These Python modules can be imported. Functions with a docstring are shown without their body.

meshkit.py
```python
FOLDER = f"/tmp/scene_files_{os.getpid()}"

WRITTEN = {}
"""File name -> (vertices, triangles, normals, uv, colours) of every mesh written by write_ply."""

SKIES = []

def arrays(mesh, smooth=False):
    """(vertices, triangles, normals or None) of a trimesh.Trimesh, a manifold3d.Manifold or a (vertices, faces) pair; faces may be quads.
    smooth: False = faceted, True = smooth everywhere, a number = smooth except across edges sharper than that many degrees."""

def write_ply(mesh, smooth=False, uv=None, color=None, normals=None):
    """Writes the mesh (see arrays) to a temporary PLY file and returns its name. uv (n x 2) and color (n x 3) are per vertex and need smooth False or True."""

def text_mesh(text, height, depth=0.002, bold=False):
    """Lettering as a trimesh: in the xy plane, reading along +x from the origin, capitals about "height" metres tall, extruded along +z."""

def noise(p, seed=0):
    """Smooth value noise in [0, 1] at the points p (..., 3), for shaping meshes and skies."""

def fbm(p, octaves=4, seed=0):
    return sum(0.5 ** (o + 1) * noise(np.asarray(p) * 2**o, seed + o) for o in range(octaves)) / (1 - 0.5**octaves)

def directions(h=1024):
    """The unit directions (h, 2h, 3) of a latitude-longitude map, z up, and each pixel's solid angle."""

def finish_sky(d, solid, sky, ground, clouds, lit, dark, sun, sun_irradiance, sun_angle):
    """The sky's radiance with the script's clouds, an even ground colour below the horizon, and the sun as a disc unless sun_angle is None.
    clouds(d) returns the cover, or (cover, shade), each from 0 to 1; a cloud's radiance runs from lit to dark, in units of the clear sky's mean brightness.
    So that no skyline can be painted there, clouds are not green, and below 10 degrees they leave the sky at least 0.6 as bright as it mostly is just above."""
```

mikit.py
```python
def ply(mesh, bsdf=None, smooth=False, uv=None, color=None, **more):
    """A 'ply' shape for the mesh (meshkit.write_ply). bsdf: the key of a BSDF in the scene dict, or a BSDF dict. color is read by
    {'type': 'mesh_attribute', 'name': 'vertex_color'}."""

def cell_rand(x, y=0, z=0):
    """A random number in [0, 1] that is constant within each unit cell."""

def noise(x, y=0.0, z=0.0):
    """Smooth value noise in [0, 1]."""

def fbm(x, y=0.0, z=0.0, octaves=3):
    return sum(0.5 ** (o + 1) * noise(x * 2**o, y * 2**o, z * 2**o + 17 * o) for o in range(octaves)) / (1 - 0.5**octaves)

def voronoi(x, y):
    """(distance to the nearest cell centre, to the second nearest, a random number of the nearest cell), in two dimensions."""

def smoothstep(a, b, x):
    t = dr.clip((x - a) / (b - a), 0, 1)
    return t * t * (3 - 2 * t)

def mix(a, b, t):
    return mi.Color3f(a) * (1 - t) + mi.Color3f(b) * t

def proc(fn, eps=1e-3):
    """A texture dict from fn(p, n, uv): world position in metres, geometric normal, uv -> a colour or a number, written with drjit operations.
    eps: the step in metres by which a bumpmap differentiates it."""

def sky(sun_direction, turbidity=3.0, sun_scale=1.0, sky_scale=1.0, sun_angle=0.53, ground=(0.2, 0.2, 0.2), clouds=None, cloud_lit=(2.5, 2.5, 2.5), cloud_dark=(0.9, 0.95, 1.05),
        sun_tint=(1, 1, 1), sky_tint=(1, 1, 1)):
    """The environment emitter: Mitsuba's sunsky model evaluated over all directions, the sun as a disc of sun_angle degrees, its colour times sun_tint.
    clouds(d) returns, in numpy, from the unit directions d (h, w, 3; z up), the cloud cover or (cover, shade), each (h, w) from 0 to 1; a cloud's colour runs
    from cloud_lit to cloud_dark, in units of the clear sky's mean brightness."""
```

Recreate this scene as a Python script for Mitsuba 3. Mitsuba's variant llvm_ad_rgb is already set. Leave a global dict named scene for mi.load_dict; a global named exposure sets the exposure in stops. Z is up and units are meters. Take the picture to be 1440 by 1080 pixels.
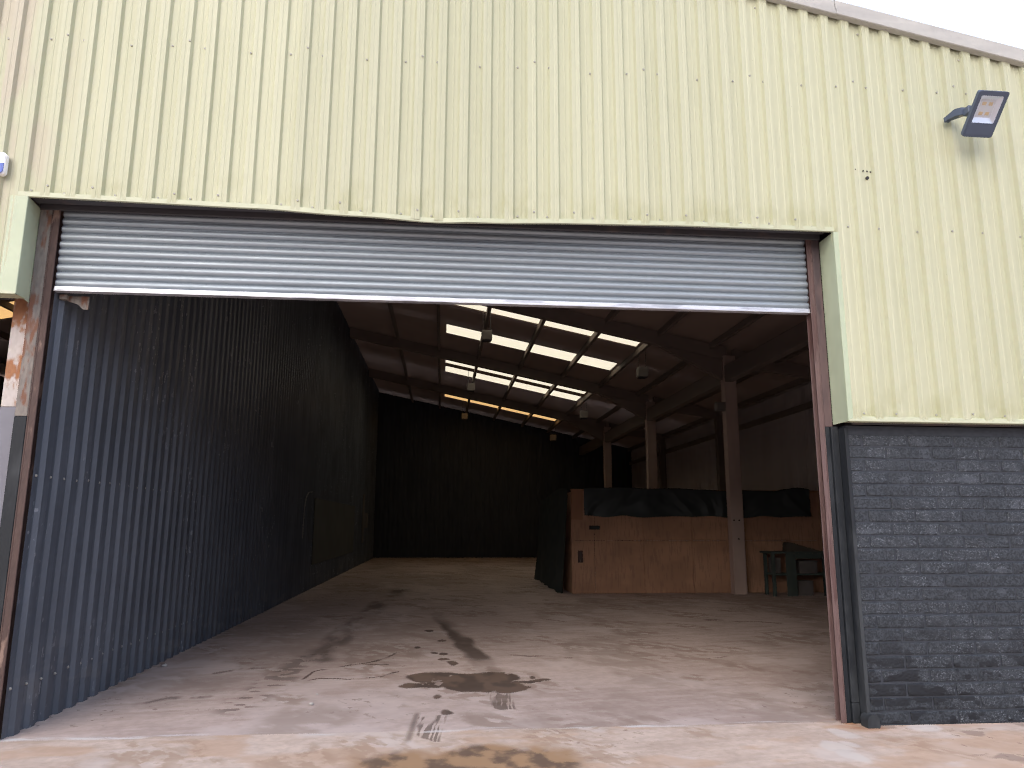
import math, random
import numpy as np, trimesh, drjit as dr, mitsuba as mi
import mikit, meshkit
from mikit import noise, fbm, smoothstep, mix, proc, cell_rand

random.seed(7)
rng = np.random.default_rng(7)
T = mi.ScalarTransform4f

# ------------------------------------------------------------------ camera, sky, exposure
YAW, PITCH, ROLL, DIST, EYE = 0.0921, 0.1865, 0.003, 6.3166, 1.6
fw = np.array([math.sin(YAW)*math.cos(PITCH), math.cos(YAW)*math.cos(PITCH), math.sin(PITCH)])
rt = np.array([math.cos(YAW), -math.sin(YAW), 0.0])
up = np.cross(rt, fw)
up = -rt*math.sin(ROLL) + up*math.cos(ROLL)
cam_at = np.array([0.0, -DIST, EYE])
scene, labels = {'type': 'scene'}, {}
scene['camera'] = {'type': 'perspective', 'fov': 2*math.degrees(math.atan(720/1047.86)), 'fov_axis': 'x', 'near_clip': 0.05, 'far_clip': 2000.0,
                   'to_world': T().look_at(origin=cam_at.tolist(), target=(cam_at+fw).tolist(), up=up.tolist())}
scene['sky'] = mikit.sky([-0.40, -0.80, 0.46], turbidity=3.0, sun_scale=0.32, sun_angle=46, ground=(0.24, 0.22, 0.2), sun_tint=(0.91, 1.0, 1.27),
                         clouds=lambda d: 1.0, cloud_lit=(2.15, 2.4, 3.05), cloud_dark=(1.2, 1.25, 1.3))
exposure = 2.78


# ------------------------------------------------------------------ materials
def C(*c):
    return {'type': 'rgb', 'value': list(c)}


def mat(name, color, rough=0.6, bump=None, bscale=0.001, eps=1e-3, two=True, **kw):
    b = {'type': 'principled', 'base_color': proc(color) if callable(color) else C(*color),
         'roughness': proc(rough) if callable(rough) else rough, **kw}
    if bump is not None:
        b = {'type': 'bumpmap', 'arbitrary': proc(bump, eps=eps), 'scale': bscale, 'bsdf': b}
    if two:
        b = {'type': 'twosided', 'bsdf': b}
    scene[name] = b
    return name


def seg(x, y, ax, ay, bx, by):
    dx, dy = bx-ax, by-ay
    t = dr.clip(((x-ax)*dx + (y-ay)*dy)/(dx*dx+dy*dy), 0, 1)
    return dr.sqrt(dr.square(x-ax-dx*t) + dr.square(y-ay-dy*t))


def clad_col(p, n, uv):
    run = fbm(p.x*38, p.z*0.55, 3.0, 3)
    cloud = fbm(p.x*1.3+9, p.z*0.8, 1.0, 3)
    c = mix((0.490, 0.495, 0.345), (0.455, 0.462, 0.315), smoothstep(0.35, 0.75, run*0.6+cloud*0.4))
    sheet = cell_rand(dr.floor(p.x+3.33), 4.0, 1.0)
    c = c*(0.95+0.07*sheet)
    pink = smoothstep(-3.05, -3.5, p.x+0.5*(cloud-0.5))*smoothstep(0.35, 0.6, fbm(p.x*6, p.z*1.5, 2.0, 3))
    c = mix(c, (0.44, 0.37, 0.30), pink*0.55)
    # grime caught along the bottom ends of the sheets over the door
    low = dr.select((p.x > -3.5) & (p.x < 3.45), 4.2, dr.select(p.x < 0, 3.4, 2.5))
    g = smoothstep(0.34, 0.03, p.z-low+0.25*(fbm(p.x*9, p.z*3, 5.0, 3)-0.5))*smoothstep(0.30, 0.70, fbm(p.x*8, p.z*6, 8.0, 4))
    c = mix(c, (0.37, 0.37, 0.21), g*0.5)
    return c


mat('m_cladding', clad_col, 0.45, specular=0.4)
mat('m_flashing', lambda p, n, uv: mix((0.505, 0.525, 0.365), (0.435, 0.455, 0.315), fbm(p.x*7+p.y*5, p.z*5, p.y*9, 3)), 0.45)
mat('m_reveal', lambda p, n, uv: mix((0.47, 0.53, 0.37), (0.40, 0.46, 0.32), fbm(p.y*9+p.x, p.z*4, 2.0, 3)), 0.45)
mat('m_verge', lambda p, n, uv: mix((0.50, 0.49, 0.45), (0.36, 0.35, 0.33), fbm(p.x*3, p.z*14, p.y*9, 4)), 0.6)


def galv(p, n, uv):
    sp = noise(p.x*40, p.z*60, p.y*40)
    st = fbm(p.x*1.2, p.z*30, 3.0, 3)
    return mix((0.32, 0.370, 0.41), (0.44, 0.495, 0.535), sp*0.4+st*0.6)


mat('m_galvanised', galv, lambda p, n, uv: 0.50+0.14*fbm(p.x*3, p.z*20, 1.0, 2), metallic=0.75)
mat('m_rail', lambda p, n, uv: mix((0.66, 0.68, 0.72), (0.44, 0.46, 0.50), smoothstep(0.45, 0.7, fbm(p.x*5, p.z*30, 2.0, 4))), 0.42, metallic=0.5)
mat('m_steel_dark', lambda p, n, uv: mix((0.055, 0.052, 0.058), (0.10, 0.075, 0.07), smoothstep(0.5, 0.8, fbm(p.x*8, p.z*6, p.y*8, 4))), 0.55)


def rust_on_white(p, n, uv):
    k = fbm(p.x*9+2, p.z*4.2, p.y*9, 4)
    fine = fbm(p.x*45, p.z*28, p.y*45, 3)
    white = mix((0.60, 0.55, 0.52), (0.42, 0.38, 0.35), fine)
    rust = mix((0.24, 0.095, 0.045), (0.40, 0.19, 0.09), fine)
    return mix(white, rust, smoothstep(0.46, 0.60, k+0.25*(fine-0.5)))


mat('m_rusty_white', rust_on_white, 0.75, lambda p, n, uv: fbm(p.x*60, p.z*50, p.y*60, 3), 0.002)


def rust_channel(p, n, uv):
    k = fbm(p.x*10+5, p.z*3.0, p.y*10, 4)
    fine = fbm(p.x*60, p.z*14, p.y*60, 3)
    rust = mix((0.046, 0.028, 0.026), (0.098, 0.057, 0.046), fine)
    return mix(rust, (0.30, 0.20, 0.155), smoothstep(0.57, 0.70, k+0.2*(fine-0.5))*0.7)


mat('m_rust', rust_channel, 0.7, lambda p, n, uv: fbm(p.x*70, p.z*40, p.y*70, 3), 0.0015)


def rust_grey(p, n, uv):
    k = fbm(p.x*16+5, p.z*5.0, p.y*10, 4)
    fine = fbm(p.x*60, p.z*22, p.y*60, 3)
    return mix(mix((0.26, 0.23, 0.20), (0.14, 0.125, 0.115), fine), (0.17, 0.08, 0.05), smoothstep(0.50, 0.66, k))


mat('m_rust_grey', rust_grey, 0.75, lambda p, n, uv: fbm(p.x*70, p.z*40, p.y*70, 3), 0.0015)


def red_rail(p, n, uv):
    fine = fbm(p.x*50, p.z*9, p.y*50, 3)
    worn = smoothstep(0.52, 0.62, fbm(p.x*30, p.z*2.4, 7.0, 3))
    return mix(mix((0.095, 0.060, 0.056), (0.175, 0.112, 0.105), fine), (0.085, 0.042, 0.038), worn*0.7)


mat('m_red_rail', red_rail, 0.5)
mat('m_jamb_brown', lambda p, n, uv: mix((0.060, 0.042, 0.047), (0.115, 0.075, 0.075), smoothstep(0.35, 0.7, fbm(p.x*20, p.z*3.5, p.y*20, 4))), 0.5)


def black_paint(p, n, uv):
    k = fbm(p.x*6+1, p.z*3, p.y*6, 4)
    return mix((0.016, 0.019, 0.023), (0.045, 0.05, 0.055), smoothstep(0.45, 0.8, k))


mat('m_black_paint', black_paint, 0.6, specular=0.3)
mat('m_grey_paint', lambda p, n, uv: mix((0.20, 0.20, 0.235), (0.155, 0.155, 0.185), fbm(p.x*5, p.z*3, 3.0, 3)), 0.5)


def brick_col(p, n, uv):
    fine = fbm(p.x*95, p.z*95, p.y*60, 3)
    blot = fbm(p.x*3.2+4, p.z*4.5, 5.0, 4)
    c = mix((0.017, 0.021, 0.026), (0.040, 0.046, 0.056), smoothstep(0.3, 0.75, fine))
    wx, wz = p.x+0.012*fine, p.z+0.012*noise(p.x*30, p.z*30, 4.0)
    speck = smoothstep(0.66, 0.78, fbm(wx*150+wz*40, wz*170-wx*30, p.y*60, 2))*smoothstep(0.42, 0.62, blot+0.15*(fine-0.5))
    c = mix(c, (0.21, 0.23, 0.265), speck*0.8)
    bloom = smoothstep(0.64, 0.80, fbm(p.x*5+11, p.z*9, 2.0, 4)+0.22*(fine-0.5))
    c = mix(c, (0.085, 0.095, 0.115), bloom*0.35)
    # fresh glossy paint brushed over the lower courses
    patch = smoothstep(0.52, 0.565, fbm(p.x*6.0+1.7, p.z*9.5, 2.5, 4)+0.10*(fine-0.5))*smoothstep(1.15, 0.45, p.z+0.8*(noise(p.x*1.7, p.z*1.4, 1.0)-0.5))
    return mix(c, (0.011, 0.013, 0.017), patch)


mat('m_brick', brick_col, lambda p, n, uv: 0.40+0.25*fbm(p.x*50, p.z*50, p.y*30, 2),
    lambda p, n, uv: fbm(p.x*75, p.z*75, p.y*75, 3), 0.007, eps=0.002, specular=0.42)
mat('m_mortar', lambda p, n, uv: mix((0.018, 0.022, 0.030), (0.038, 0.044, 0.056), fbm(p.x*40, p.z*40, p.y*40, 3)), 0.7,
    lambda p, n, uv: fbm(p.x*60, p.z*60, p.y*60, 3), 0.004)


def wall_blue(p, n, uv):
    run = fbm(p.y*20, p.z*0.9, 3.0, 3)
    k = fbm(p.y*1.5, p.z*1.2, 8.0, 4)
    c = mix((0.068, 0.080, 0.100), (0.098, 0.112, 0.136), smoothstep(0.35, 0.7, 0.5*run+0.5*k))
    mark = smoothstep(0.84, 0.9, noise(p.y*37+p.x*40, p.z*17, 2.0))*smoothstep(0.62, 0.78, noise(p.y*2.3, p.z*1.9, 5.0))
    c = mix(c, (0.30, 0.31, 0.33), mark*0.5)
    rub = smoothstep(0.55, 0.68, fbm(p.y*3, p.z*8, 9.0, 4))*smoothstep(1.0, 0.3, p.z+0.5*noise(p.y*1.4, 2.0, 3.0))
    return mix(c, (0.13, 0.135, 0.145), rub*0.6)


mat('m_wall_blue', wall_blue, 0.42, specular=0.5)
mat('m_wall_black', lambda p, n, uv: mix((0.032, 0.039, 0.052), (0.048, 0.056, 0.072), fbm(p.x*2+p.y*2, p.z*1.5, 3.0, 4)), 0.55)
mat('m_wall_pale', lambda p, n, uv: mix((0.52, 0.47, 0.46), (0.42, 0.37, 0.36), fbm(p.y*3, p.z*0.8, 3.0, 4)), 0.7)
mat('m_wall_dim', lambda p, n, uv: mix((0.20, 0.19, 0.19), (0.14, 0.13, 0.13), fbm(p.y*3, p.z*0.8, 3.0, 4)), 0.7)
mat('m_roof', lambda p, n, uv: mix((0.40, 0.305, 0.255), (0.31, 0.230, 0.190), fbm(p.x*0.8, p.y*0.8, 3.0, 4)), 0.85)
mat('m_purlin', lambda p, n, uv: mix((0.19, 0.160, 0.145), (0.23, 0.185, 0.165), fbm(p.x*3, p.y*1.3, p.z*3, 3)), 0.7)
mat('m_rafter', lambda p, n, uv: mix((0.27, 0.215, 0.185), (0.21, 0.165, 0.145), fbm(p.x*2, p.y*4, p.z*4, 4)), 0.8)
mat('m_concrete_post', lambda p, n, uv: mix((0.52, 0.405, 0.355), (0.43, 0.325, 0.285), fbm(p.x*7, p.y*7, p.z*2.4, 4)), 0.8,
    lambda p, n, uv: fbm(p.x*30, p.y*30, p.z*30, 3), 0.003)
scene['m_skylight'] = {'type': 'principledthin', 'base_color': C(0.95, 0.79, 0.50), 'roughness': 0.6, 'diff_trans': 1.7, 'spec_trans': 0.0}
scene['m_skylight_old'] = {'type': 'principledthin', 'base_color': C(0.80, 0.45, 0.15), 'roughness': 0.6, 'diff_trans': 1.7, 'spec_trans': 0.0}


# ------------------------------------------------------------------ concrete floor and yard, with their stains
def stains(p, c):
    x0, y0 = p.x, p.y
    wx = fbm(x0*3.2, y0*1.9, 1.0, 3)-0.5
    wy = fbm(x0*3.2+7, y0*1.9, 5.0, 3)-0.5
    x, y = x0+0.15*wx, y0+0.36*wy
    # wet puddle in front of the trail
    d = seg(x, y, -0.06, 2.08, 0.52, 2.02)-0.31
    d = dr.minimum(d, seg(x, y, -0.27, 1.60, 0.12, 1.80)-0.13)
    d = dr.minimum(d, seg(x, y, 0.20, 1.70, 0.68, 1.58)-0.24)
    d = dr.minimum(d, seg(x, y, 0.55, 1.62, 0.92, 1.58)-0.06)
    d = dr.minimum(d, seg(x, y, 0.70, 1.75, 1.12, 1.86)-0.07)
    d = dr.minimum(d, seg(x, y, 0.55, 1.85, 0.74, 2.12)-0.075)
    hole = smoothstep(0.74, 0.80, fbm(x0*8, y0*4, 3.0, 3))
    wet = smoothstep(0.025, -0.035, d+0.07*(fbm(x0*9, y0*6, 21.0, 3)-0.5))*(1-0.7*hole)
    # tyre trail running back, in patches
    d2 = dr.minimum(seg(x, y, -0.08, 7.9, 0.28, 5.0)-0.11, seg(x, y, 0.28, 5.0, 0.56, 2.35)-0.14)
    patch = smoothstep(0.40, 0.56, noise(x0*2.0, y0*1.15, 4.0))
    trail = smoothstep(0.05, -0.05, d2)*(0.25+0.65*patch)
    # drips
    for (sx, sy, r) in ((0.04, 0.57, .035), (-0.01, 1.18, .03), (0.15, 2.98, .05), (0.07, 3.18, .04), (0.04, 3.64, .05), (-0.07, 3.7, .035), (-0.26, 4.11, .04), (0.02, 4.71, .06), (-0.14, 5.6, .07), (0.97, 2.0, .03)):
        ds = dr.sqrt(dr.square(x-sx)+dr.square((y-sy)*0.55))-r
        wet = dr.maximum(wet, smoothstep(0.02, -0.01, ds)*0.9)
    # two combed tyre prints
    comb = smoothstep(0.36, 0.62, noise((x0+0.06*wx-0.06*y0)*64, y0*2.2, 3.0)*0.75+0.4*noise(x0*14, y0*7, 6.0)-0.05)
    b1 = smoothstep(0.02, -0.02, dr.maximum(dr.abs(x0+0.075+0.03*wx-0.05*(y0-0.1))-0.125, dr.abs(y0-0.14)-0.32-0.5*wy))
    b2 = smoothstep(0.02, -0.02, dr.maximum(dr.abs(x0-0.585)-0.10, dr.abs(y0-1.05)-0.36-0.4*wy))
    b3 = smoothstep(0.02, -0.02, dr.abs(x0+0.195-0.05*(y0-0.2))-0.022)*smoothstep(0.5, 0.35, dr.abs(y0-0.15))
    wet = dr.maximum(wet, dr.maximum(b1*comb*0.62, dr.maximum(b2*comb*0.6, b3*0.5)))
    c = c*(1-0.45*wet)
    c = mix(c, (0.060, 0.040, 0.031), trail*0.95)
    c = mix(c, mix((0.110, 0.072, 0.052), (0.068, 0.045, 0.034), smoothstep(0.35, 0.65, fbm(x0*6, y0*3, 9.0, 3))), wet*0.92)
    # thin dark seams of dried spill on the left
    crack = mi.Float(9.0)
    for a in ((-1.48, 2.04, -1.36, 2.41), (-1.36, 2.41, -1.10, 2.76), (-1.10, 2.76, -0.74, 3.19), (-0.74, 3.19, -0.51, 3.68), (-0.51, 3.68, -0.1, 3.82), (-1.40, 2.0, -1.01, 2.08), (-1.01, 2.08, -0.62, 2.16), (-0.9, 2.95, -0.6, 2.9), (-0.62, 2.16, -0.45, 2.45)):
        crack = dr.minimum(crack, seg(x, y, *a))
    crk = smoothstep(0.035, 0.008, crack)*smoothstep(0.3, 0.55, noise(x0*5, y0*4, 2.0))
    c = mix(c, (0.07, 0.045, 0.036), crk*0.85)
    # broad rubber band along the left, and scuffs
    band = smoothstep(0.30, 0.08, dr.minimum(seg(x, y, -1.5, 3.2, -1.3, 8.3), seg(x, y, -1.3, 8.3, -1.0, 13)))*smoothstep(0.25, 0.65, fbm(x0*4, y0*1.3, 3.0, 4))
    c = mix(c, (0.11, 0.08, 0.068), band*0.8)
    tread = smoothstep(0.26, 0.05, seg(x, y, -1.75, 0.9, -1.6, 3.6))*smoothstep(0.5, 0.62, noise(x0*9, y0*11, 3.0))
    c = mix(c, (0.13, 0.095, 0.08), tread*0.65)
    for (ax, ay, bx, by, r) in ((3.3, 3.03, 3.7, 3.18, .05), (1.74, 7.02, 2.1, 6.6, .05), (-2.5, 2.5, -2.0, 2.75, .09), (4.6, 6.6, 5.6, 6.2, .12), (-2.7, 1.1, -2.2, 1.4, .12), (0.9, 3.4, 1.6, 3.2, .06)):
        s_ = smoothstep(r, 0, seg(x, y, ax, ay, bx, by))*smoothstep(0.35, 0.6, fbm(x0*6, y0*3, 2.0, 3))
        c = mix(c, (0.11, 0.08, 0.065), s_*0.7)
    # sandy mud in front of the door
    d3 = dr.minimum(seg(x, y, -0.28, -0.90, 0.74, -0.88)-0.32, seg(x, y, 0.05, -0.70, 0.62, -0.66)-0.23)
    d3 = dr.minimum(d3, seg(x, y, -0.55, -0.72, 0.0, -0.72)-0.05)
    mud = smoothstep(0.08, -0.14, d3+0.16*(fbm(x0*6, y0*5, 11.0, 4)-0.5))
    c = mix(c, mix((0.29, 0.178, 0.098), (0.115, 0.072, 0.047), smoothstep(0.45, 0.7, fbm(x0*7, y0*5, 4.0, 4))), mud*0.95)
    # worn pale line where the shutter lands
    line = smoothstep(0.062, 0.02, dr.abs(y0+0.01+0.06*wx-0.03*noise(x0*1.2, 3.0, 2.0)))*smoothstep(0.46, 0.62, fbm(x0*2.2, y0*11, 4.0, 4))*smoothstep(3.45, 3.3, dr.abs(x0))
    c = mix(c, (0.52, 0.50, 0.49), line*0.85)
    # rust washed from the foot of the door jamb, lime splashes beside it
    rst = smoothstep(0.42, 0.05, dr.sqrt(dr.square(x0-3.42)+dr.square((y0+0.12)*1.3))+0.25*wx)*smoothstep(0.3, 0.6, fbm(x0*8, y0*8, 2.0, 3))
    c = mix(c, (0.33, 0.155, 0.065), rst*0.75)
    lime = mi.Float(0.0)
    for (sx, sy, r) in ((2.95, -0.68, .11), (3.1, -0.60, .06), (2.93, -0.88, .08), (3.2, -0.35, .08), (3.9, -0.25, .12)):
        lime = dr.maximum(lime, smoothstep(0.03, -0.02, dr.sqrt(dr.square(x-sx)+dr.square((y-sy)*0.8))-r))
    c = mix(c, (0.50, 0.46, 0.43), lime*0.6)
    return c


def streaks(p):
    a = p.x*0.985+p.y*0.17
    b = -p.x*0.17+p.y*0.985
    return fbm(a*2.6, b*11.0, 3.0, 4)


def floor_col(p, n, uv):
    k = fbm(p.x*0.55, p.y*0.45, 3.0, 4)
    f = fbm(p.x*22, p.y*22, 1.0, 3)
    s = streaks(p)
    c = mix((0.440, 0.356, 0.322), (0.345, 0.268, 0.240), smoothstep(0.3, 0.7, 0.55*k+0.45*s))
    c = c*(0.90+0.2*f)
    c = mix(c, (0.48, 0.405, 0.380), smoothstep(0.58, 0.72, fbm(p.x*1.4+5, p.y*1.1, 2.0, 4))*0.5)
    qx, qy = p.x*0.83+p.y*0.56+0.05*k, p.y*0.83-p.x*0.56+0.06*f
    speck = smoothstep(0.72, 0.84, fbm(qx*17, qy*13, 1.0, 3)+0.10*(f-0.5))*smoothstep(0.45, 0.75, noise(qx*0.9, qy*0.8, 9.0))
    c = mix(c, (0.15, 0.115, 0.10), speck*0.6)
    wear = smoothstep(0.5, 0.72, fbm(qx*2.1+3, qy*1.1, 6.0, 4))*smoothstep(0.35, 0.6, fbm(qx*9, qy*7, 2.0, 3))
    c = mix(c, (0.235, 0.172, 0.140), wear*0.7)
    damp = smoothstep(0.50, 0.66, fbm(p.x*0.9+2, p.y*0.5, 12.0, 5))*smoothstep(0.25, 0.6, fbm(qx*6, qy*4, 13.0, 3))
    c = mix(c, (0.255, 0.195, 0.165), damp*0.55)
    return stains(p, c)


def yard_col(p, n, uv):
    k = fbm(p.x*0.8+3, p.y*0.9, 3.0, 4)
    f = fbm(p.x*26, p.y*26, 1.0, 3)
    s = streaks(p)
    c = mix((0.480, 0.385, 0.325), (0.385, 0.298, 0.245), smoothstep(0.3, 0.7, 0.5*k+0.5*s))
    c = c*(0.88+0.24*f)
    c = mix(c, (0.50, 0.435, 0.40), smoothstep(0.55, 0.72, fbm(p.x*2.4+5, p.y*2.2, 2.0, 4))*0.6)
    c = mix(c, (0.40, 0.255, 0.165), smoothstep(0.48, 0.66, fbm(p.x*1.9, p.y*3.1, 7.0, 4))*0.5)
    qx, qy = p.x*0.83+p.y*0.56+0.05*k, p.y*0.83-p.x*0.56+0.06*f
    speck = smoothstep(0.70, 0.82, fbm(qx*20, qy*17, 1.0, 3)+0.10*(f-0.5))*smoothstep(0.42, 0.7, noise(qx*1.3, qy*1.2, 9.0))
    c = mix(c, (0.17, 0.115, 0.085), speck*0.7)
    wear = smoothstep(0.46, 0.7, fbm(qx*3.1+3, qy*1.6, 6.0, 4))*smoothstep(0.35, 0.6, fbm(qx*14, qy*9, 2.0, 3))
    c = mix(c, (0.29, 0.195, 0.135), wear*0.6)
    dk = smoothstep(0.62, 0.70, fbm(p.x*3.1+2, p.y*5, 6.0, 4))*smoothstep(3.0, 4.0, p.x+0.8*noise(p.x*3, p.y*3, 2.0))
    c = mix(c, (0.19, 0.135, 0.11), dk*0.6)
    return stains(p, c)


def fbump(p, n, uv):
    return fbm(p.x*30, p.y*30, 2.0, 3)+0.6*fbm(p.x*5, p.y*14, 4.0, 2)


mat('m_floor', floor_col, lambda p, n, uv: 0.62+0.25*fbm(p.x*3, p.y*3, 1.0, 3), fbump, 0.0022, eps=0.003)
mat('m_yard', yard_col, 0.85, fbump, 0.003, eps=0.003)

mat('m_board', lambda p, n, uv: mix(mix((0.50, 0.290, 0.185), (0.40, 0.225, 0.142), smoothstep(0.3, 0.7, fbm(p.x*1.6, p.z*1.9, 3.0, 5))), (0.28, 0.155, 0.11), smoothstep(0.5, 0.75, fbm(p.x*34, p.z*5, 5.0, 3))*0.45), 0.8)
mat('m_timber', lambda p, n, uv: mix((0.44, 0.23, 0.13), (0.33, 0.16, 0.09), fbm(p.x*9, p.z*1.5, p.y*9, 4)), 0.75)
mat('m_tarp', lambda p, n, uv: mix((0.030, 0.040, 0.042), (0.050, 0.060, 0.060), fbm(p.x*4+p.y*3, p.z*5, 2.0, 4)), 0.52, specular=0.4)
mat('m_green', lambda p, n, uv: mix((0.050, 0.075, 0.068), (0.08, 0.10, 0.09), fbm(p.x*8, p.z*6, p.y*8, 3)), 0.6)
mat('m_carton', lambda p, n, uv: mix((0.17, 0.155, 0.15), (0.12, 0.11, 0.105), fbm(p.x*9, p.z*7, p.y*8, 3)), 0.8)
mat('m_dark_wood', (0.09, 0.075, 0.06), 0.8)
mat('m_fitting', lambda p, n, uv: mix((0.22, 0.20, 0.185), (0.16, 0.145, 0.135), fbm(p.x*9, p.z*9, p.y*9, 3)), 0.6)
mat('m_lamp_body', (0.070, 0.092, 0.140), 0.40)
mat('m_lamp_plate', (0.075, 0.098, 0.150), 0.5)
mat('m_reflector', (0.74, 0.80, 0.90), 0.28, metallic=0.7)
mat('m_chip_board', (0.60, 0.63, 0.68), 0.5)
mat('m_chip', (0.58, 0.46, 0.27), 0.4)
scene['m_glass'] = {'type': 'thindielectric', 'int_ior': 1.5}
mat('m_white_plastic', (0.82, 0.82, 0.84), 0.3)
mat('m_blue_plastic', (0.03, 0.085, 0.42), 0.3)
mat('m_screw', (0.34, 0.33, 0.30), 0.5)
mat('m_hole', (0.03, 0.03, 0.03), 0.7)
mat('m_pale_cable', (0.30, 0.29, 0.27), 0.5)
mat('m_stone', lambda p, n, uv: mix((0.55, 0.53, 0.50), (0.35, 0.32, 0.30), fbm(p.x*80, p.y*80, p.z*80, 3)), 0.8)


# ------------------------------------------------------------------ scene helpers
def free(key):
    if key not in scene and key not in labels:
        return key
    k = 1
    while f'{key}_{k:03d}' in scene or f'{key}_{k:03d}' in labels:
        k += 1
    return f'{key}_{k:03d}'


def thing(name, label, category, group=None, kind=None):
    key = free(name)
    labels[key] = {'label': label, 'category': category}
    if group:
        labels[key]['group'] = group
    if kind:
        labels[key]['kind'] = kind
    return key


def part(holder, name, mesh, m, smooth=False, label=None, kind=None, to_world=None):
    key = free(holder+'__'+name)
    scene[key] = mikit.ply(mesh, m, smooth=smooth) if not isinstance(mesh, dict) else dict(mesh)
    if to_world is not None:
        scene[key]['to_world'] = to_world
    if label or kind:
        labels[key] = {}
        if label:
            labels[key]['label'] = label
        if kind:
            labels[key]['kind'] = kind
    return key


def box(x0, x1, y0, y1, z0, z1):
    b = trimesh.creation.box(extents=(x1-x0, y1-y0, z1-z0))
    b.apply_translation(((x0+x1)/2, (y0+y1)/2, (z0+z1)/2))
    return b


def cbox(x0, x1, y0, y1, z0, z1, c=0.006):
    """A box with bevelled edges."""
    pts = []
    for sx in (0, 1):
        for sy in (0, 1):
            for sz in (0, 1):
                P = np.array([(x0, x1)[sx], (y0, y1)[sy], (z0, z1)[sz]], float)
                s = np.array([1-2*sx, 1-2*sy, 1-2*sz])*c
                for k in range(3):
                    v = P+s
                    v[k] = P[k]
                    pts.append(v)
    return trimesh.convex.convex_hull(np.array(pts))


def tube(pts, r, n=8):
    poly = [(r*math.cos(a), r*math.sin(a)) for a in np.linspace(0, 2*math.pi, n, endpoint=False)]
    from shapely.geometry import Polygon
    return trimesh.creation.sweep_polygon(Polygon(poly), np.array(pts, float), engine='earcut')


def grid(P):
    """(vertices, quads) of an n x m x 3 array of points."""
    n, m = P.shape[:2]
    i = np.arange(n*m).reshape(n, m)
    q = np.stack([i[:-1, :-1], i[1:, :-1], i[1:, 1:], i[:-1, 1:]], -1).reshape(-1, 4)
    return P.reshape(-1, 3), q


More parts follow.
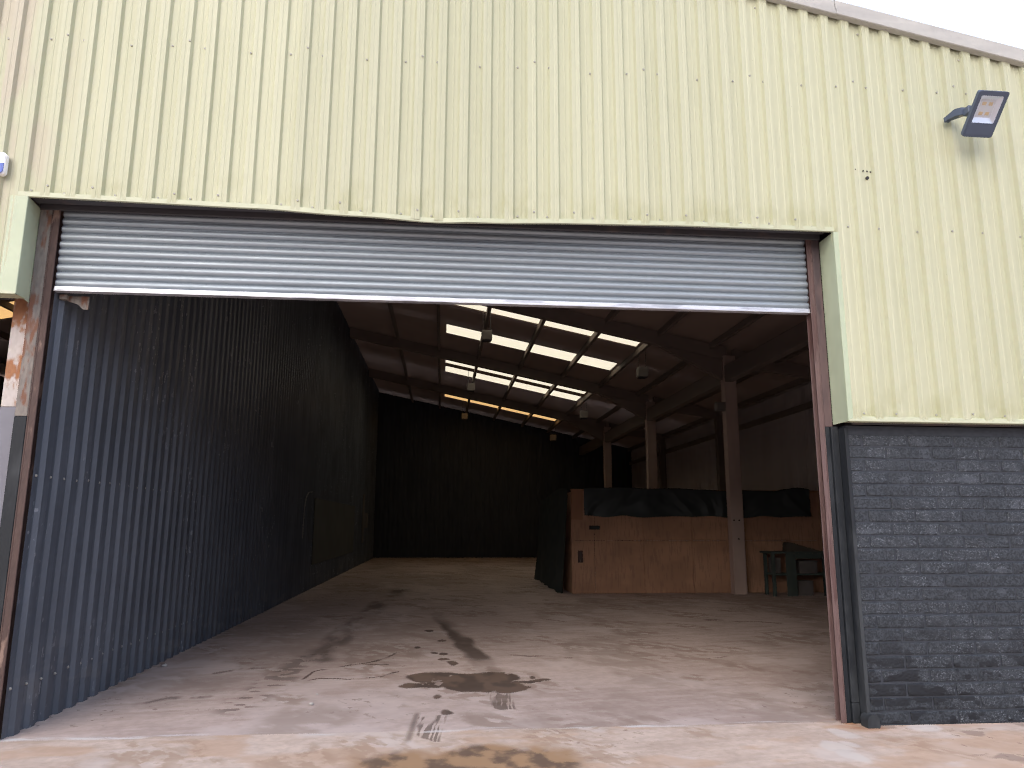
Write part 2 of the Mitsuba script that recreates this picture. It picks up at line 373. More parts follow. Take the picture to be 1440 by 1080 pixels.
def prism(poly, y0, y1):
    """A polygon in the xz plane extruded from y0 to y1."""
    from shapely.geometry import Polygon
    m = trimesh.creation.extrude_polygon(Polygon(poly), y1-y0, engine='earcut')
    m.apply_transform(np.array([[1, 0, 0, 0], [0, 0, 1, y0], [0, 1, 0, 0], [0, 0, 0, 1]], float))
    m.fix_normals()
    return m


def cat(*ms):
    out = []
    for m in ms:
        if isinstance(m, tuple):
            f = np.asarray(m[1])
            f = np.vstack([f[:, [0, 1, 2]], f[:, [0, 2, 3]]]) if f.shape[1] == 4 else f
            m = trimesh.Trimesh(m[0], f, process=False)
        out.append(m)
    return trimesh.util.concatenate(out)


RIDGE = -4.2
SL = 0.21


def zin(x):            # underside of the roof sheets
    return 7.46-SL*(x-0.09) if x >= RIDGE else 7.46-SL*(RIDGE-0.09)-SL*(RIDGE-x)


def zverge(x):         # underside of the verge flashing
    return 6.494-SL*(x-2.98) if x >= RIDGE else 6.494-SL*(RIDGE-2.98)-SL*(RIDGE-x)


# ------------------------------------------------------------------ ground
def sheet(x0, x1, y0, y1, z=0.0):
    return (np.array([[x0, y0, z], [x1, y0, z], [x1, y1, z], [x0, y1, z]], float), np.array([[0, 1, 2, 3]]))


scene['yard'] = mikit.ply(cat(sheet(-300, 300, -300, 0), sheet(-300, -14.2, 0, 300), sheet(9.9, 300, 0, 300), sheet(-14.2, 9.9, 31.6, 300)), 'm_yard')
labels['yard'] = {'label': 'pinkish tan concrete yard in front of the shed, stained with mud', 'category': 'ground', 'kind': 'structure'}
scene['floor'] = mikit.ply(sheet(-14.2, 9.9, 0, 31.6), 'm_floor')
labels['floor'] = {'label': 'dusty grey concrete floor inside the shed with oil stains and tyre marks', 'category': 'floor', 'kind': 'structure'}

# ------------------------------------------------------------------ the shed
W = thing('warehouse', 'shed with pale green ribbed cladding, black painted brick base and a wide open doorway', 'building')

# ribbed sheets of the front, one entry per sheet
RIB = [(0.0, 0.0), (0.012, 0.0), (0.017, 0.0025), (0.023, 0.0025), (0.028, 0.0), (0.062, 0.0), (0.078, 0.034), (0.108, 0.034), (0.113, 0.0315), (0.119, 0.0315), (0.124, 0.034), (0.152, 0.034), (0.168, 0.0)]
# x = -3.33 + 0.2k is the foot of a crown's left flank, RIB starts 0.062 before it
LINT = np.array([[-14.3, 3.40], [-3.4815, 3.40], [-3.481, 4.215], [-2.845, 4.206], [-2.225, 4.197], [-1.479, 4.186], [-0.893, 4.16], [-0.417, 4.142], [0.003, 4.128], [0.921, 4.163], [2.057, 4.188], [3.395, 4.19], [3.4455, 4.19], [3.446, 2.475], [10.0, 2.475]])


def zbot(x):
    return float(np.interp(x, LINT[:, 0], LINT[:, 1]))


def rib_points(x0, x1, phase):
    out = []
    k0, k1 = math.floor((x0-phase)/0.2)-1, math.ceil((x1-phase)/0.2)+1
    for k in range(k0, k1):
        for a, d in RIB:
            x = phase+0.2*k-0.062+a
            if x0-1e-6 <= x <= x1+1e-6:
                out.append((x, d))
    return out


def cladding(x0, x1, proud):
    pts = rib_points(x0, x1, -3.33)
    xs = np.array([q[0] for q in pts])
    ds = np.array([q[1] for q in pts])
    cuts = sorted({v for v in (-3.4812, 3.4458) if x0 < v < x1})
    for v in cuts:            # the sheet is cut at the door's corners
        for e in (-2e-4, 2e-4):
            d = float(np.interp(v+e, xs, ds))
            j = np.searchsorted(xs, v+e)
            xs, ds = np.insert(xs, j, v+e), np.insert(ds, j, d)
    ts = np.linspace(0, 1, 15)
    P = np.zeros((len(xs), len(ts), 3))
    for i, (x, d) in enumerate(zip(xs, ds)):
        zb, zt = zbot(x)+0.012, zverge(x)+0.06
        z = zb+(zt-zb)*ts
        w = (meshkit.noise(np.stack([np.full_like(z, x*2.1+50), z*1.3, np.zeros_like(z)], -1), 3)-0.5)*0.006
        P[i, :, 0] = x+w*0.4
        P[i, :, 1] = -0.270-d-proud+w
        P[i, :, 2] = z
    v, q = grid(P)
    return v, q[:, ::-1]


k = 0
for x0 in np.arange(-14.33, 9.6, 1.0):
    if x0+1.09 > 10.0:
        break
    part(W, 'cladding_sheet', cladding(x0-0.001, min(x0+1.092, 10.0), 0.0025 if k % 2 else 0.0), 'm_cladding', smooth=False)
    k += 1

# flashings round the door head, the jambs and over the brickwork
LX = [p for p in LINT if -3.49 < p[0] < 3.396 and p[1] > 4]
xs = np.linspace(-3.482, 3.442, 60)
zs = np.interp(xs, [p[0] for p in LX], [p[1] for p in LX])+0.004*np.sin(xs*7.3)*np.exp(-(xs+0.4)**2)
P = np.zeros((len(xs), 8, 3))
prof = [(-0.272, 0.045), (-0.304, 0.040), (-0.306, 0.004), (-0.306, 0.0), (-0.300, -0.003), (-0.292, -0.002), (-0.280, 0.002), (-0.262, 0.006)]
buck = 0.010*np.exp(-((xs-0.0)/0.5)**2)*np.sin(xs*9)
for j, (yy, dz) in enumerate(prof):
    P[:, j, 0] = xs
    P[:, j, 1] = yy-(buck if j in (0, 1, 2, 3, 4) else 0)
    P[:, j, 2] = zs+dz
part(W, 'door_head_flashing', grid(P), 'm_flashing')


def strip(pl, z0, z1, shift0=0.0):
    """A folded sheet standing upright: pl is its plan line."""
    pl = np.array(pl)
    return (np.vstack([np.c_[pl, np.full(len(pl), z0)], np.c_[pl, np.full(len(pl), z1)]]),
            np.array([[i, i+1, len(pl)+i+1, len(pl)+i] for i in range(len(pl)-1)]))


part(W, 'jamb_flashing', strip([(3.500, -0.303), (3.444, -0.307), (3.440, -0.303), (3.4435, -0.15), (3.446, -0.035)], 2.478, 4.185), 'm_reveal')
part(W, 'jamb_flashing', strip([(-3.535, -0.303), (-3.402, -0.307), (-3.398, -0.303), (-3.420, -0.15), (-3.436, -0.035)], 3.39, 4.215), 'm_reveal')


def drip(x0, x1, z):
    pl = [(-0.272, 0.05), (-0.303, 0.042), (-0.308, 0.004), (-0.305, 0.0), (-0.14, 0.012)]
    v = np.vstack([[(x, yy, z+dz) for yy, dz in pl] for x in (x0, x1)])
    n = len(pl)
    return v, np.array([[i, i+1, n+i+1, n+i] for i in range(n-1)])


part(W, 'drip_flashing', drip(3.447, 9.98, 2.475), 'm_flashing')
part(W, 'drip_flashing', drip(-14.2, -3.402, 3.385), 'm_flashing')

# verge: a folded capping in lengths, slightly stepped at the laps
edges = [-14.3, -11.2, RIDGE-3.5, RIDGE, -1.6, 1.35, 3.62, 6.6, 10.02]
for i in range(len(edges)-1):
    a, b = edges[i], edges[i+1]+(0.10 if i % 2 == 0 and edges[i+1] != RIDGE else 0.0)
    o = 0.004 if i % 2 == 0 else 0.0
    pl = [(-0.296, -0.012), (-0.345-o, -0.006), (-0.352-o, 0.0), (-0.352-o, 0.042+o), (-0.338-o, 0.05+o), (-0.338-o, 0.145+o), (-0.325-o, 0.156+o), (0.12, 0.17+o)]
    v = np.vstack([[(x, yy, zverge(x)+dz) for yy, dz in pl] for x in (a, b)])
    n = len(pl)
    part(W, 'verge_flashing', (v, np.array([[j, j+1, n+j+1, n+j] for j in range(n-1)])), 'm_verge')

# screws of the cladding
disc = trimesh.creation.cylinder(radius=0.0085, height=0.008, sections=8)
disc.apply_transform(trimesh.transformations.rotation_matrix(math.pi/2, (1, 0, 0)))
sc = []


def rib_depth(x):
    a = ((x+3.33+0.062) % 0.2)
    return float(np.interp(a, [r[0] for r in RIB]+[0.2], [r[1] for r in RIB]+[0.0]))


def screw(x, z, s=1.0):
    d = disc.copy()
    d.apply_scale(s)
    d.apply_translation((x, -0.270-rib_depth(x)-0.006, z))
    sc.append(d)


for k in range(-14, 10):
    lap = -3.33+k+0.06+3
    if not (-14 < lap < 9.7):
        continue
    for z in (5.66, 6.9, 7.9):
        if z > zverge(lap)-0.1:
            continue
        for dx, dz in ((-0.13, -0.01), (0.02, 0.03), (0.15, -0.015), (0.53, -0.02)):
            if lap+dx < 9.9:
                screw(lap+dx, z+dz+random.uniform(-.012, .012))
    if -3.4 < lap < 3.3:
        for dx, dz in ((-0.13, 0.0), (0.01, 0.03), (0.13, -0.005), (0.53, -0.01), (0.36, 0.035)):
            if lap+dx < 3.42:
                screw(lap+dx, zbot(lap+dx)+0.065+dz+random.uniform(-.008, .008))
    if lap > 3.4:
        for z in (4.24, 2.56):
            for dx, dz in ((-0.13, 0.0), (0.15, -0.005), (0.53, -0.01)):
                if lap+dx < 9.9 and lap+dx > 3.5:
                    screw(lap+dx, z+dz+random.uniform(-.012, .012))
    if zverge(lap) > 5:
        screw(lap+0.13, zverge(lap+0.13)-0.10)
part(W, 'screw_heads', cat(*sc), 'm_screw', kind='stuff')
h = []  # black discs laid on the sheet; their colour stands for dark holes
for x, z, s in ((3.795, 4.805, .8), (3.83, 4.80, .8), (3.865, 4.797, .8), (3.825, 4.735, 1.8), (3.70, 4.80, .6)):
    d = disc.copy()
    d.apply_scale(s)
    d.apply_translation((x, -0.270-rib_depth(x)-0.0035, z))
    h.append(d)
part(W, 'hole_discs', cat(*h), 'm_hole', kind='stuff')

# inner lining behind the cladding and the door head beam
part(W, 'front_lining', cat(box(3.56, 9.9, -0.14, -0.02, 2.47, 5.3), box(-14.2, -3.46, -0.20, -0.10, 3.41, 6.6),
                            prism([(-14.2, 3.45), (-3.46, 3.45), (-3.46, 4.62), (3.50, 4.62), (3.50, 2.46), (9.9, 2.46), (9.9, zin(9.9)+0.045), (RIDGE, zin(RIDGE)+0.045), (-14.2, zin(-14.2)+0.045)], 0.03, 0.09)), 'm_steel_dark')
part(W, 'door_head_beam', cat(cbox(-3.436, 3.444, -0.262, -0.11, 4.235, 4.36, 0.004), cbox(-3.435, 3.445, -0.062, -0.034, 4.205, 4.62, 0.004), box(-3.435, 3.445, -0.10, -0.0625, 4.29, 4.62), box(-3.43, 3.44, 0.05, 0.30, 4.40, 4.70)), 'm_steel_dark')

# brickwork: courses 0.1085 m, bricks 0.42 m, chamfered and pitted
BR = part(W, 'brick_wall', box(3.50, 9.9, -0.1425, 0.02, 0.0, 2.46), 'm_mortar')
part(W, 'far_pier', box(-14.2, -10.0, -0.141, 0.02, 0, 3.39), 'm_mortar')
CH, BL = 0.1085, 0.4235


def brick_mesh(length, seed, height=CH-0.005):
    nx, nz = max(3, int(round(length/0.07))), 4
    us = np.r_[0, 0.004, np.linspace(0.012, length-0.012, nx), length-0.005, length]
    vs = np.r_[0, 0.002, np.linspace(0.008, height-0.024, nz), height-0.014, height]
    P = np.zeros((len(us), len(vs), 3))
    for i, u in enumerate(us):
        for j, v in enumerate(vs):
            e = max(int(i in (0, len(us)-1)), int(j in (0, len(vs)-1)))
            e1 = (i in (1, len(us)-2)) or (j in (1, len(vs)-2))
            r = meshkit.noise(np.array([u*18+seed*13.1, v*25, seed*3.7]), 5)
            wob = meshkit.noise(np.array([u*9+seed*7.7, v*30, seed*1.9]), 9)-0.5
            y = (0.013 if j != len(vs)-1 else 0.0145) if e else (0.0035 if e1 and j != len(vs)-2 else (0.001 if e1 else 0.0))
            P[i, j] = (u, y+(0 if e else (r-0.5)*0.010), v+(wob*0.006 if j in (0, 1, len(vs)-1, len(vs)-2) else 0))
            P[i, j, 0] += (meshkit.noise(np.array([v*30+seed, u*3, 2.0]), 4)-0.5)*0.008*(i in (0, 1, len(us)-1, len(us)-2))
    v, q = grid(P)
    return v, q[:, ::-1]


full = [mikit.ply(brick_mesh(BL-0.007, s), 'm_brick', smooth=24) for s in range(10)]
halves = {}
far_bricks = []
nb = 0
for c in range(22):
    first = (3.854 if c % 2 == 0 else 3.640)
    z = c*CH+0.006
    xs_ = [3.508]+[first+BL*i for i in range(0, 16) if first+BL*i < 9.85]
    for i, xa in enumerate(xs_):
        xb = xs_[i+1] if i+1 < len(xs_) else 9.9
        if xb-xa < 0.05:
            continue
        j = random.uniform(-0.004, 0.004)
        y = -0.150+random.uniform(-0.003, 0.003)
        if xa > 7.6:
            far_bricks.append(cbox(xa, xb-0.011, -0.152, -0.139, z, z+CH-0.010, 0.003))
            continue
        if abs(xb-xa-BL) < 1e-6:
            m = random.choice(full)
        else:
            kk = (round(xb-xa, 3), c % 4)
            if kk not in halves:
                halves[kk] = mikit.ply(brick_mesh(xb-xa-0.007, 40+len(halves)), 'm_brick', smooth=24)
            m = halves[kk]
        part(BR, 'brick', m, None, to_world=T().translate([xa+j*0.5, y, z+j*0.4]))
        nb += 1
part(BR, 'far_bricks', cat(*far_bricks), 'm_brick', kind='stuff')

# painted steel end plate of the brick wall, and the stanchion beside the left jamb
part(W, 'wall_end_plate', cat(cbox(3.474, 3.506, -0.170, 0.015, 0.0, 2.44, 0.004)), 'm_black_paint')
cyl = trimesh.creation.cylinder(radius=0.052, height=0.11, sections=24)
cyl.apply_transform(trimesh.transformations.rotation_matrix(math.pi/2, (1, 0, 0)))
cyl.apply_translation((3.493, -0.17, 0.052))
part(W, 'wheel_stop', cat(cyl, box(3.441, 3.545, -0.224, -0.12, 0.0, 0.050)), 'm_black_paint', smooth=30, label='short black round stop at the foot of the wall')
ST = part(W, 'stanchion', cat(cbox(-3.592, -3.440, 0.030, 0.050, 2.530, 6.2), box(-3.525, -3.507, 0.050, 0.18, 0.0, 6.2), box(-3.592, -3.440, 0.18, 0.20, 0.0, 6.2)), 'm_rusty_white', label='rusty steel column with flaking white paint')
part(ST, 'painted_foot', cbox(-3.592, -3.440, 0.030, 0.050, 0.0, 2.530, 0.003), 'm_grey_paint', label='lower flange painted lavender grey')
part(W, 'far_stanchion', cbox(-10.1, -9.95, 0.03, 0.2, 0, 3.4), 'm_grey_paint')


# ------------------------------------------------------------------ roof, frames, inner walls
def corr(x0, x1, y0, y1, amp=0.014, pitch=0.146):
    """Corrugated roof sheeting: waves along y, sloping along x."""
    n = max(2, int(math.ceil((y1-y0)/pitch*6)))
    ys = np.linspace(y0, y1, n)
    xs = [x0]+([RIDGE] if x0 < RIDGE < x1 else [])+[x1]
    P = np.zeros((len(xs), n, 3))
    for i, x in enumerate(xs):
        P[i, :, 0] = x
        P[i, :, 1] = ys
        P[i, :, 2] = zin(x)+0.02+amp*np.sin((ys-0.3)/pitch*2*math.pi)
    return grid(P)


SKY = [(12.15, 13.20), (15.30, 16.35), (19.70, 20.75), (21.30, 22.35), (27.15, 28.15)]
XS0, XS1 = 0.03, 5.20
NB = (12.6, 13.65)
PUR = [-1.58, -0.20, 1.13, 2.54, 3.98, 5.30, 6.62, 8.3, 9.5]
rows = sorted({0.02, 31.5, *[v for s in SKY for v in s], *NB})
rm = []
for a, b in zip(rows[:-1], rows[1:]):
    mid = (a+b)/2
    holes = []
    if any(s[0] < mid < s[1] for s in SKY):
        holes.append((XS0, XS1))
    if NB[0] < mid < NB[1]:
        holes.append((-13.2, -8.4))
    x = -14.3
    for h0, h1 in sorted(holes):
        rm.append(corr(x, h0, a, b))
        x = h1
    rm.append(corr(x, 10.02, a, b))
RF = part(W, 'roof', cat(*rm), 'm_roof', smooth=40)
for si, (a, b) in enumerate(SKY):
    cut = [XS0, 1.13, 2.54, 3.98, XS1]
    for i in range(4):
        part(RF, 'skylight_panel', corr(cut[i], cut[i+1], a, b), 'm_skylight_old' if si == 4 else 'm_skylight', smooth=40,
             label='orange aged translucent roof panel in the farthest row' if si == 4 else None)
for i in range(4):
    part(RF, 'skylight_panel', corr(-13.2+1.2*i, -12.0+1.2*i, *NB), 'm_skylight_old', smooth=40)

FR = [4.6, 11.28, 18.4, 25.2]
for i, x in enumerate(PUR):
    z = zin(x)
    part(W, 'purlin', cat(box(x-0.045, x+0.045, 0.1, 31.4, z-0.16, z-0.012)), 'm_purlin')
for x in (-5.4, -6.8, -8.4, -9.6, -10.8, -12.0, -13.2):
    part(W, 'purlin', box(x-0.045, x+0.045, 0.1, 31.4, zin(x)-0.16, zin(x)-0.012), 'm_purlin')


for y in FR:
    R = part(W, 'rafter', cat(prism([(-3.2, zin(-3.2)-0.02), (7.0, zin(7.0)-0.02), (7.0, zin(7.0)-0.36), (-3.2, zin(-3.2)-0.36)], y, y+0.2),
                              prism([(7.2, zin(7.2)-0.02), (9.6, zin(9.6)-0.02), (9.6, zin(9.6)-0.26), (7.2, zin(7.2)-0.45)], y, y+0.2)), 'm_rafter')
    part(R, 'haunch', prism([(5.3, zin(5.3)-0.37), (6.88, zin(6.88)-0.37), (6.88, 5.16)], y+0.01, y+0.19), 'm_rafter')
    CO = part(W, 'column', cat(cbox(6.905, 7.215, y-0.03, y+0.22, 0.0, zin(7.2)-0.2, 0.012)), 'm_concrete_post')
    part(W, 'wall_column', cbox(9.36, 9.60, y-0.02, y+0.2, 0, zin(9.5)-0.05, 0.01), 'm_purlin')
    if y > 11 and y < 12:
        hs = []
        for hx, hz in ((6.97, 1.72), (7.10, 1.72), (7.06, 1.28)):
            c_ = trimesh.creation.cylinder(radius=0.022, height=0.03, sections=12)
            c_.apply_transform(trimesh.transformations.rotation_matrix(math.pi/2, (1, 0, 0)))
            c_.apply_translation((hx, y-0.028, hz))
            hs.append(c_)
        part(CO, 'bolt_holes', cat(*hs), 'm_hole', kind='stuff')
part(W, 'eaves_beam', box(6.92, 7.12, 0.05, 31.4, 5.09, 5.50), 'm_purlin')


def wallsheet(axis, at, out, u0, u1, z0, z1f, pitch=0.225, depth=0.032, step=0.0, tall=8):
    """A ribbed wall sheet: axis 'y' = stands along y at x = at; out = +1/-1, where its crowns point."""
    pr = [(0.0, 0.0), (0.38, 0.0), (0.50, 1.0), (0.88, 1.0)]
    us, ds = [], []
    k0 = math.floor(u0/pitch)
    for k in range(k0, math.ceil(u1/pitch)+1):
        for a, d in pr:
            u = (k+a)*pitch
            if u0-1e-6 <= u <= u1+1e-6:
                us.append(u)
                ds.append(d)
    ts = np.linspace(0, 1, tall)
    P = np.zeros((len(us), tall, 3))
    for i, (u, d) in enumerate(zip(us, ds)):
        top = z1f(u)
        z = z0+(top-z0)*ts
        w = (meshkit.noise(np.stack([np.full_like(z, u*1.7+90), z*1.1, np.full_like(z, at)], -1), 2)-0.5)*0.012
        n_ = at+out*(d*depth+step)+w
        if axis == 'y':
            P[i, :, 0], P[i, :, 1] = n_, u
        else:
            P[i, :, 0], P[i, :, 1] = u, n_
        P[i, :, 2] = z
    return grid(P)


PW = part(W, 'partition_wall', box(-3.42, -3.36, 0.25, 31.4, 0.0, zin(-3.4)-0.02), 'm_wall_black')
part(PW, 'sheet', cat(wallsheet('y', -3.262, 1, -0.02, 0.91, 0.0, lambda u: zin(-3.2)-0.02, tall=14)), 'm_wall_blue')
for k in range(1, 35):
    a = 0.225*4*k
    if a+0.92 > 31.5:
        break
    part(PW, 'sheet', wallsheet('y', -3.262, 1, a, a+0.90+0.09, 0.0, lambda u: zin(-3.2)-0.02, step=0.003*(k % 2)), 'm_wall_blue')
fix = []
for k in range(0, 40):
    for z in (0.35, 1.98):
        y = 0.225*k+0.045
        s_ = trimesh.creation.icosphere(subdivisions=1, radius=0.012)
        s_.apply_translation((-3.260, y, z+random.uniform(-.01, .01)))
        fix.append(s_)
part(PW, 'fixings', cat(*fix), 'm_screw', kind='stuff')
BW = part(W, 'back_wall', prism([(-14.25, 0), (9.9, 0), (9.9, zin(9.9)+0.05), (RIDGE, zin(RIDGE)+0.05), (-14.25, zin(-14.25)+0.05)], 31.35, 31.45), 'm_wall_black')
for k in range(0, 14):
    a = -3.15+0.9*k
    b = min(a+0.95, 9.6)
    part(BW, 'sheet', wallsheet('x', 31.25, -1, a, b, 0.0, lambda u: zin(u)-0.02, step=0.003*(k % 2), tall=3), 'm_wall_black')
part(W, 'neighbour_back_wall', wallsheet('x', 31.25, -1, -14.2, -3.4, 0.0, lambda u: zin(u)-0.02, tall=3), 'm_wall_dim')
part(W, 'neighbour_side_wall', wallsheet('y', -14.2, 1, 0.0, 31.4, 0.0, lambda u: zin(-14.2)-0.02, tall=3), 'm_wall_dim')
RW = part(W, 'side_wall', cat(box(9.70, 9.9, 0.0, 31.4, 0.0, 2.2), box(9.70, 9.72, 0.0, 31.4, 2.2, zin(9.7)+0.06)), 'm_wall_pale')
kk = 0
for a in np.arange(0.225, 31.0, 0.9):
    m_ = 'm_wall_pale'
    part(RW, 'sheet', wallsheet('y', 9.66, -1, a, min(a+0.96, 31.3), 2.1, lambda u: zin(9.64)-0.16, pitch=0.15, depth=0.024, step=0.003*(kk % 2), tall=3), m_)
    kk += 1
part(RW, 'rail', box(9.52, 9.60, 0.1, 31.3, 4.62, 4.78), 'm_purlin')

# ------------------------------------------------------------------ roller shutter
S = thing('roller_shutter', 'galvanised steel roller shutter pulled up to the top of the open doorway', 'roller shutter')
PITCH_S = 0.0685


def slat_mesh(z0, seed):
    prof = []
    for t in np.linspace(0, 1, 9):
        a = math.pi*t
        prof.append((-0.015*math.sin(a)**0.8-0.002, 0.006+t*(PITCH_S-0.012)))
    prof = [(0.012, 0.0), (0.010, 0.004)]+prof+[(0.006, PITCH_S-0.0045), (0.012, PITCH_S-0.0005)]
    xs = np.linspace(-3.262, 3.316, 40)
    P = np.zeros((len(xs), len(prof), 3))
    w = (meshkit.noise(np.stack([xs*0.9+seed*7, np.full_like(xs, seed*1.0), np.zeros_like(xs)], -1), 6)-0.5)*0.006
    for j, (y, z) in enumerate(prof):
        P[:, j, 0], P[:, j, 1], P[:, j, 2] = xs, y+w, z0+z+w*0.5
    return grid(P)


for i in range(15):
    part(S, 'slat', slat_mesh(3.548+PITCH_S*i, i), 'm_galvanised', smooth=50)
part(S, 'bottom_rail', cat(cbox(-3.262, 3.316, -0.026, -0.019, 3.514, 3.548, 0.002), cbox(-3.262, 3.316, -0.034, 0.034, 3.505, 3.513, 0.002), box(-3.26, 3.314, -0.0185, 0.004, 3.514, 3.55)), 'm_rail')
# guide channels: three plates each, open towards the curtain
part(S, 'guide_rail', cat(cbox(3.312, 3.352, -0.052, -0.040, 0.0, 4.40, 0.003), cbox(3.312, 3.352, 0.034, 0.044, 0.0, 4.40, 0.003), cbox(3.352, 3.360, -0.052, 0.044, 0.0, 4.40, 0.002)), 'm_red_rail', label='red oxide guide rail worn pale on the right jamb')
part(W, 'door_jamb', cat(cbox(3.362, 3.438, -0.044, 0.13, 2.46, 4.62, 0.004)), 'm_jamb_brown', label='brown steel jamb above the brickwork')
part(W, 'door_jamb', cat(cbox(3.362, 3.405, -0.046, 0.13, 0.0, 2.46, 0.004), cbox(3.407, 3.472, -0.070, 0.13, 0.16, 2.46, 0.005), cbox(3.407, 3.472, -0.070, 0.13, 0.0, 0.158, 0.005)), 'm_black_paint', label='black painted steel jamb beside the brick wall')
part(S, 'guide_rail', cat(cbox(-3.318, -3.266, -0.055, -0.043, 0.0, 4.40, 0.003), cbox(-3.318, -3.266, 0.034, 0.044, 0.0, 4.40, 0.003), cbox(-3.330, -3.318, -0.055, 0.044, 0.0, 4.40, 0.002)), 'm_rust', label='rusty brown guide rail on the left jamb')
part(W, 'door_jamb', cbox(-3.432, -3.334, -0.050, 0.05, 2.445, 4.62, 0.004), 'm_rust_grey', label='grey and rust mottled upper jamb')
part(W, 'door_jamb', cbox(-3.432, -3.334, -0.052, 0.05, 0.0, 2.443, 0.004), 'm_black_paint', label='black painted lower jamb')
part(S, 'guide_bracket', cat(prism([(-3.245, 3.50), (-3.03, 3.50), (-3.03, 3.385), (-3.07, 3.385), (-3.12, 3.43), (-3.20, 3.455), (-3.245, 3.49)], 0.10, 0.108), cbox(-3.25, -3.19, 0.05, 0.10, 3.46, 3.50, 0.003)), 'm_rust_grey', label='rusty bracket plate below the left end of the shutter')

# ------------------------------------------------------------------ floodlight on its arm
L = thing('floodlight', 'dark blue grey floodlight on a short arm high on the right of the facade', 'floodlight')
TL = T()
cx, yb, zb, wd, ht = 4.625, -0.50, 5.068, 0.283, 0.40
ca, sa = math.cos(math.radians(44.6)), math.sin(math.radians(44.6))


def lamp(m):
    """From the lamp's own frame (x right, y up the face, z out of the face) to the wall."""
    m = m.copy() if not isinstance(m, tuple) else cat(m)
    R = np.eye(4)
    R[:3, 0] = (1, 0, 0)
    R[:3, 1] = (0, -sa, ca)
    R[:3, 2] = (0, -ca, -sa)
    R[:3, 3] = (cx, yb, zb)
    m.apply_transform(R)
    return m


def rrect(x0, x1, y0, y1, r):
    from shapely.geometry import box as sbox
    return sbox(x0+r, y0+r, x1-r, y1-r).buffer(r, quad_segs=6)


def plate(shape, z0, z1):
    m = trimesh.creation.extrude_polygon(shape, z1-z0, engine='earcut')
    m.apply_translation((0, 0, z0))
    return m


outer = rrect(0, wd, 0, ht, 0.022)
win = rrect(0.034, wd-0.034, 0.125, ht-0.040, 0.012)
FB = part(L, 'front_frame', lamp(cat(plate(outer.difference(win), -0.012, 0.0), plate(outer.buffer(-0.004).difference(win), 0.0, 0.003))), 'm_lamp_body', smooth=30)
part(L, 'driver_cover', lamp(plate(rrect(0.018, wd-0.018, 0.022, 0.112, 0.008), 0.003, 0.006)), 'm_lamp_plate')
import shapely
body = []
for i, (ins, z0, z1) in enumerate(((0.004, -0.040, -0.012), (0.020, -0.062, -0.040))):
    o = outer.buffer(-ins)
    body.append(plate(o.difference(win.buffer(0.004)) if i == 0 else o, z0, z1))
for i in range(9):
    body.append(box(0.045+0.024*i, 0.051+0.024*i, 0.14, 0.36, -0.082, -0.062))
HB = part(L, 'housing', lamp(cat(*body)), 'm_lamp_body', smooth=30)
a0, a1 = (0.034, wd-0.034, 0.125, ht-0.040), (0.070, wd-0.070, 0.165, ht-0.078)
v = [(a0[0], a0[2], -0.006), (a0[1], a0[2], -0.006), (a0[1], a0[3], -0.006), (a0[0], a0[3], -0.006),
     (a1[0], a1[2], -0.036), (a1[1], a1[2], -0.036), (a1[1], a1[3], -0.036), (a1[0], a1[3], -0.036)]
part(L, 'reflector', lamp((np.array(v), np.array([[0, 1, 5, 4], [1, 2, 6, 5], [2, 3, 7, 6], [3, 0, 4, 7]]))), 'm_reflector')
CB = part(L, 'chip_board', lamp(box(a1[0], a1[1], a1[2], a1[3], -0.039, -0.036)), 'm_chip_board')
for ix in (0, 1):
    for iy in (0, 1):
        ccx, ccy = (a1[0]+a1[1])/2+(ix-0.5)*0.062, (a1[2]+a1[3])/2+(iy-0.5)*0.085
        part(CB, 'light_chip', lamp(box(ccx-0.017, ccx+0.017, ccy-0.014, ccy+0.014, -0.036, -0.032)), 'm_chip')
part(L, 'glass', lamp((np.array([(a0[0], a0[2], -0.003), (a0[1], a0[2], -0.003), (a0[1], a0[3], -0.003), (a0[0], a0[3], -0.003)]), np.array([[0, 1, 2, 3]]))), 'm_glass')
# bracket: wall plate, stub arm and a yoke to the back of the housing
mc = lamp(trimesh.Trimesh([(0.03, 0.16, -0.055), (0.0, 0.16, -0.055), (0.14, 0.2, -0.075)], [[0, 1, 2]], process=False)).vertices
arm = trimesh.convex.convex_hull(np.array([(x, -0.335, z) for x in (4.618, 4.668) for z in (5.322, 5.362)]+[(x, -0.44, z) for x in (4.625, 4.70) for z in (5.305, 5.372)]+[(x, -0.50, z) for x in (4.65, 4.72) for z in (5.29, 5.36)]))
BK = part(L, 'bracket', cat(cbox(4.615, 4.665, -0.338, -0.303, 5.315, 5.365, 0.006), arm, cbox(4.665, 4.715, -0.57, -0.49, 5.27, 5.345, 0.008)), 'm_lamp_body', smooth=30)
part(BK, 'pivot_bolt', cat(trimesh.creation.cylinder(radius=0.02, height=0.075, sections=12, transform=trimesh.transformations.translation_matrix((4.672, -0.46, 5.332)))), 'm_screw', smooth=30)

# ------------------------------------------------------------------ alarm sounder
A = thing('alarm_box', 'white alarm box with a blue lower half at the left edge of the facade', 'alarm box')


def alarm_shape(x0, x1, z0, z1, r, y0, y1):
    from shapely.geometry import Polygon
    s = rrect(x0, x1, z0, z1, r)
    m = trimesh.creation.extrude_polygon(s, y1-y0, engine='earcut')
    m.apply_transform(np.array([[1, 0, 0, 0], [0, 0, 1, y0], [0, 1, 0, 0], [0, 0, 0, 1]], float))
    m.fix_normals()
    return m


